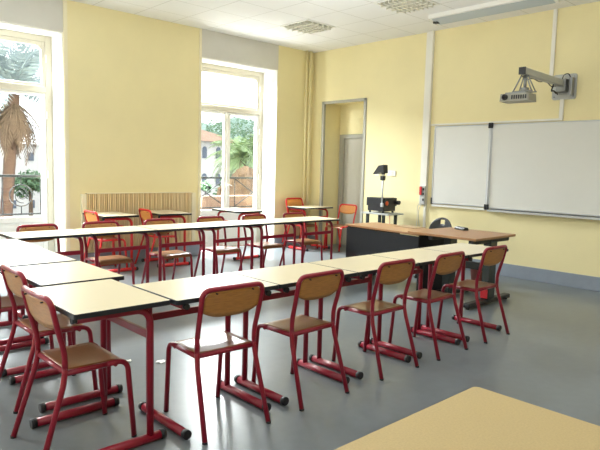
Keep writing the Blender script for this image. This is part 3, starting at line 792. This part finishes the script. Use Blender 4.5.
def leaf_cloud(bm, c, rad, n, size, squash=0.75, rng=random):
    for _ in range(n):
        v = Vector((rng.gauss(0, 1), rng.gauss(0, 1), rng.gauss(0, 1))); v.normalize()
        r = rad*(0.62+0.38*rng.random())*(0.85+0.2*math.sin(v.x*5+v.z*7))
        p = Vector(c)+Vector((v.x*r, v.y*r, v.z*r*squash))
        a = Vector((rng.gauss(0, 1), rng.gauss(0, 1), rng.gauss(0, 1))).normalized(); b_ = a.orthogonal().normalized()
        s = size*(0.6+0.8*rng.random())
        bm.faces.new([bm.verts.new(p+a*s), bm.verts.new(p+b_*s*0.5), bm.verts.new(p-a*s), bm.verts.new(p-b_*s*0.5)])

bm = nb(); leaf_cloud(bm, (0, 0, 0.15), 0.14, 260, 0.035, 0.9)
o = thing('potted_shrub', 'small green shrub at the left end of the terracotta planter', 'shrub', (5.80, 8.68, 0.90)); obj('foliage', bm, M['leaf'], o, recalc=False)
bm = nb(); tube(bm, [(0, 0, -0.0), (0, 0, 0.12)], 0.01, 6); obj('stem', bm, M['bark'], o)

def frond(bm, base, az, el, length, droop, width, nl=22, rng=random):
    """One palm frond: a drooping rib with pairs of leaflets."""
    d_ = Vector((math.cos(az), math.sin(az), 0)); side = Vector((-math.sin(az), math.cos(az), 0))
    P = []; p = Vector(base); e = el
    for k in range(nl+1):
        P.append(p.copy()); p = p + (d_*math.cos(e)+Vector((0, 0, math.sin(e))))*(length/nl); e -= droop/nl
    tube(bm, P, [0.02*(1-0.8*k/nl)+0.003 for k in range(nl+1)], 5)
    for k in range(2, nl+1):
        t_ = k/nl; w_ = width*math.sin(PI*min(1, 0.15+0.85*t_)**0.8)+0.04
        dr = (P[k]-P[k-1]).normalized()
        for s in (-1, 1):
            tip = P[k] + side*s*w_*0.8 + dr*w_*0.55 + Vector((0, 0, -w_*0.35*(0.5+rng.random())))
            a = P[k-1]; 
            bm.faces.new([bm.verts.new(a), bm.verts.new((a+tip)/2+dr*0.03), bm.verts.new(tip), bm.verts.new((a+tip)/2-dr*0.03)])

def palm(name, loc, h, trunk_r, label, lean=0.0, dead=46, green=30, fl=2.0, fm='frond', el0=5, gl=1.0):
    t = thing(name, label, 'palm tree', loc)
    bm = nb(); n = 40; top = None; P = []; R = []
    for k in range(n+1):
        u = k/n; P.append((lean*u, 0, h*u)); R.append(trunk_r*(1.15-0.25*u)*(1+0.06*(k % 2)))
    tube(bm, P, R, 14); obj('trunk', bm, M['trunk'], t)
    top = Vector((lean, 0, h))
    bm = nb()
    for k in range(dead):
        frond(bm, top+Vector((0, 0, -0.1-0.35*random.random())), random.random()*2*PI, deg(-20-45*random.random()), fl*(0.45+0.25*random.random()), deg(70), 0.22, 14)
    obj('dead_frond_skirt', bm, M['dead_frond'], t, recalc=False)
    bm = nb()
    for k in range(green):
        frond(bm, top+Vector((0, 0, 0.05)), random.random()*2*PI, deg(el0+(84-el0)*random.random()), gl*fl*(0.8+0.3*random.random()), deg(95), 0.42*gl, 26)
    obj('crown', bm, M[fm], t, recalc=False)
    return t
palm('palm_tree', (4.04, 15.0, -3.0), 6.0, 0.135, 'palm tree with a thick brown trunk and hanging dead fronds outside the left window', lean=0.50, fl=2.1, green=52, el0=22, gl=1.25)
palm('palm_tree', (14.85, 19.5, -3.0), 4.75, 0.16, 'low green palm seen through the right casement of the middle window', dead=8, green=46, fl=1.8, fm='frond_light')

# stone wall behind the low palm
t = thing('stone_bank', 'brown rough stone bank behind the railing of the middle window', 'stone bank', (13.05, 16.8, -3.0))
bm = nb(); nx, nz = 36, 20; g = {}
for i in range(nx+1):
    for j in range(nz+1):
        x = -0.9+3.2*i/nx; zmax = 4.45 - 0.6*abs(x-0.45)**1.4
        z = zmax*j/nz
        g[i, j] = bm.verts.new((x+0.06*random.random(), -0.3*math.sin(j/nz*2.5) + 0.25*random.random()+0.8*j/nz, z))
for i in range(nx):
    for j in range(nz): bm.faces.new((g[i, j], g[i+1, j], g[i+1, j+1], g[i, j+1]))
obj('stone_face', bm, M['rock'], t)

# trees and houses further off
def tree(loc, h, r, label, n=900, ls=0.16):
    t = thing('leafy_tree', label, 'tree', loc, 0, 'trees beyond the windows')
    bm = nb(); tube(bm, [(0, 0, 0), (0.05, 0, h*0.5), (0, 0.05, h*0.8)], [0.16, 0.12, 0.07], 8); obj('trunk', bm, M['bark'], t)
    bm = nb()
    for k in range(5):
        a = k*1.3; leaf_cloud(bm, (0.45*r*math.cos(a), 0.45*r*math.sin(a), h*0.8+0.3*r*math.sin(a*1.7)), r*0.75, n//5, ls)
    obj('foliage', bm, M['leaf'], t, recalc=False)
for x, y, h, r, lab in [(12.3, 38, 3.7, 1.15, 'rounded green tree low behind the left window railing'),
                        (27.6, 50, 10.2, 2.8, 'tall green tree behind the white house, left casement of the middle window'),
                        (32.0, 45.5, 9.0, 2.4, 'broad green tree right of the white house roof'),
                        (37.6, 48, 10.0, 2.6, 'tall green tree at the right of the middle window view'),
                        (19.2, 26, 3.9, 1.0, 'dark slim tree at the corner of the white house')]:
    tree((x, y, -3.0), h, r, lab)

def house(name, loc, w_, d_, h, label, wm, roof=True, rows=2, cols=4, arch=False):
    t = thing(name, label, 'house', loc)
    bm = nb(); box(bm, -w_/2, w_/2, 0, d_, 0, h); wl = obj('walls', bm, wm, t)
    for r in range(rows):
        for c in range(cols):
            bm = nb(); cx = -w_/2+(c+0.5)*w_/cols; cz = h*(r+0.55)/rows; ww, hh = w_/cols*0.15, h/rows*0.17
            out = [(cx-ww, cz-hh), (cx+ww, cz-hh), (cx+ww, cz+hh)] + ([(cx+ww*math.cos(a), cz+hh+ww*math.sin(a)) for a in [PI*k/8 for k in range(1, 8)]] if arch else []) + [(cx-ww, cz+hh)]
            prism(bm, out, 'y', -0.06, 0.02); obj('window', bm, M['house_pane'], t)
    bm = nb()
    if roof:
        o_ = 0.5
        for a in (0,):
            v = [bm.verts.new(p) for p in ((-w_/2-o_, -o_, h), (w_/2+o_, -o_, h), (w_/2+o_, d_+o_, h), (-w_/2-o_, d_+o_, h), (-w_/2+d_*0.4, d_/2, h+1.1), (w_/2-d_*0.4, d_/2, h+1.1))]
            for f in ((0, 1, 5, 4), (2, 3, 4, 5), (1, 2, 5), (3, 0, 4), (3, 2, 1, 0)): bm.faces.new([v[i] for i in f])
    else: box(bm, -w_/2-0.1, w_/2+0.1, -0.1, d_+0.1, h, h+0.15)
    obj('roof', bm, M['roof'] if roof else wm, t)
house('villa', (26.2, 38.5, -3.0), 5.2, 5, 6.3, 'white arched villa with a clay tile roof beyond the middle window', M['house_white'], True, 3, 4, True)
house('apartment_block', (13.6, 48, -3.0), 5.5, 6, 5.6, 'pale flat-roofed block low behind the palm at the left window', M['house_white'], False, 3, 4)
house('apartment_block', (16.2, 60, -3.0), 4.6, 6, 9.0, 'taller pale blue block at the right of the left window view', M['house_blue'], False, 5, 3)

bm = nb(); nx, ny = 40, 6; g = {}
for i in range(nx+1):
    for j in range(ny+1):
        x = 38+70*i/nx; y = 66+30*j/ny
        g[i, j] = bm.verts.new((x, y, -3.0 + (13.6+0.9*math.sin(i*0.35)+0.5*math.sin(i*1.1))*(j/ny)**0.6*min(1, (i+2)/5)))
for i in range(nx):
    for j in range(ny): bm.faces.new((g[i, j], g[i+1, j], g[i+1, j+1], g[i, j+1]))
struct('hills', bm, M['hill'])

# ------------------------------------------------------------------ light
wd = bpy.data.worlds.new('overcast_sky'); scene.world = wd; wd.use_nodes = True
nt = wd.node_tree; bg = nt.nodes['Background']
bg.inputs['Color'].default_value = (0.93, 0.97, 1.0, 1); bg.inputs['Strength'].default_value = 2.2

def area(name, loc, rot, sx, sy, power, col=(1, 1, 1)):
    l = bpy.data.lights.new(name, 'AREA'); l.shape = 'RECTANGLE'; l.size = sx; l.size_y = sy; l.energy = power; l.color = col
    o = bpy.data.objects.new(name, l); COL.objects.link(o); o.location = loc; o.rotation_euler = rot
    return o
for i, (a, b_) in enumerate(W):
    area('window_daylight', ((a+b_)/2, 9.15, 3.75), (deg(-52), 0, 0), 1.7, 1.2, 1050, (0.95, 0.98, 1.0))
    area('ground_bounce_fill', ((a+b_)/2, 9.35, 0.0), (deg(-118), 0, 0), 1.7, 0.9, 190, (0.97, 0.98, 1.0))  # added lamp aimed up through the window to brighten the ceiling
area('rear_fill', (XL+0.1, 1.5, 1.9), (0, deg(-90), 0), 2.2, 7.0, 45, (0.95, 0.98, 1.0))  # added fill from behind the camera, no windows are built in this wall
area('ceiling_uplight_fill', (2.5, 2.5, 2.35), (PI, 0, 0), 6.0, 6.0, 85, (0.95, 0.98, 1.0))  # added unseen uplight hanging free in the room, evens out the ceiling
area('overhead_fill', (2.5, 2.5, H-0.06), (0, 0, 0), 7.0, 7.0, 32, (0.95, 0.98, 1.0))  # added downward fill over the floor, the ceiling fixtures are off

# ------------------------------------------------------------------ camera
yaw, pitch, roll = deg(46.922), deg(5.6556), deg(-1.4818)
f = Vector((math.cos(yaw)*math.cos(pitch), math.sin(yaw)*math.cos(pitch), -math.sin(pitch)))
r = Vector((math.sin(yaw), -math.cos(yaw), 0)); dn = f.cross(r)
c, s = math.cos(roll), math.sin(roll)
r2 = r*c + dn*s; d2 = dn*c - r*s
cam = bpy.data.cameras.new('camera'); co = bpy.data.objects.new('camera', cam); COL.objects.link(co)
cam.sensor_fit = 'HORIZONTAL'; cam.sensor_width = 36.0; cam.lens = 577.4/600*36.0
cam.clip_start = 0.05; cam.clip_end = 300
mw = Matrix.Identity(4)
for i in range(3): mw[i][0] = r2[i]; mw[i][1] = -d2[i]; mw[i][2] = -f[i]
mw.translation = Vector((0, 0, 1.43)); co.matrix_world = mw
scene.camera = co

scene.view_settings.view_transform = 'Standard'
scene.view_settings.look = 'None'
scene.view_settings.exposure = 0.72
scene.cycles.use_denoising = True
scene.cycles.max_bounces = 10
scene.cycles.diffuse_bounces = 6
scene.cycles.transparent_max_bounces = 12
scene.cycles.sample_clamp_indirect = 4
scene.cycles.use_guiding = True
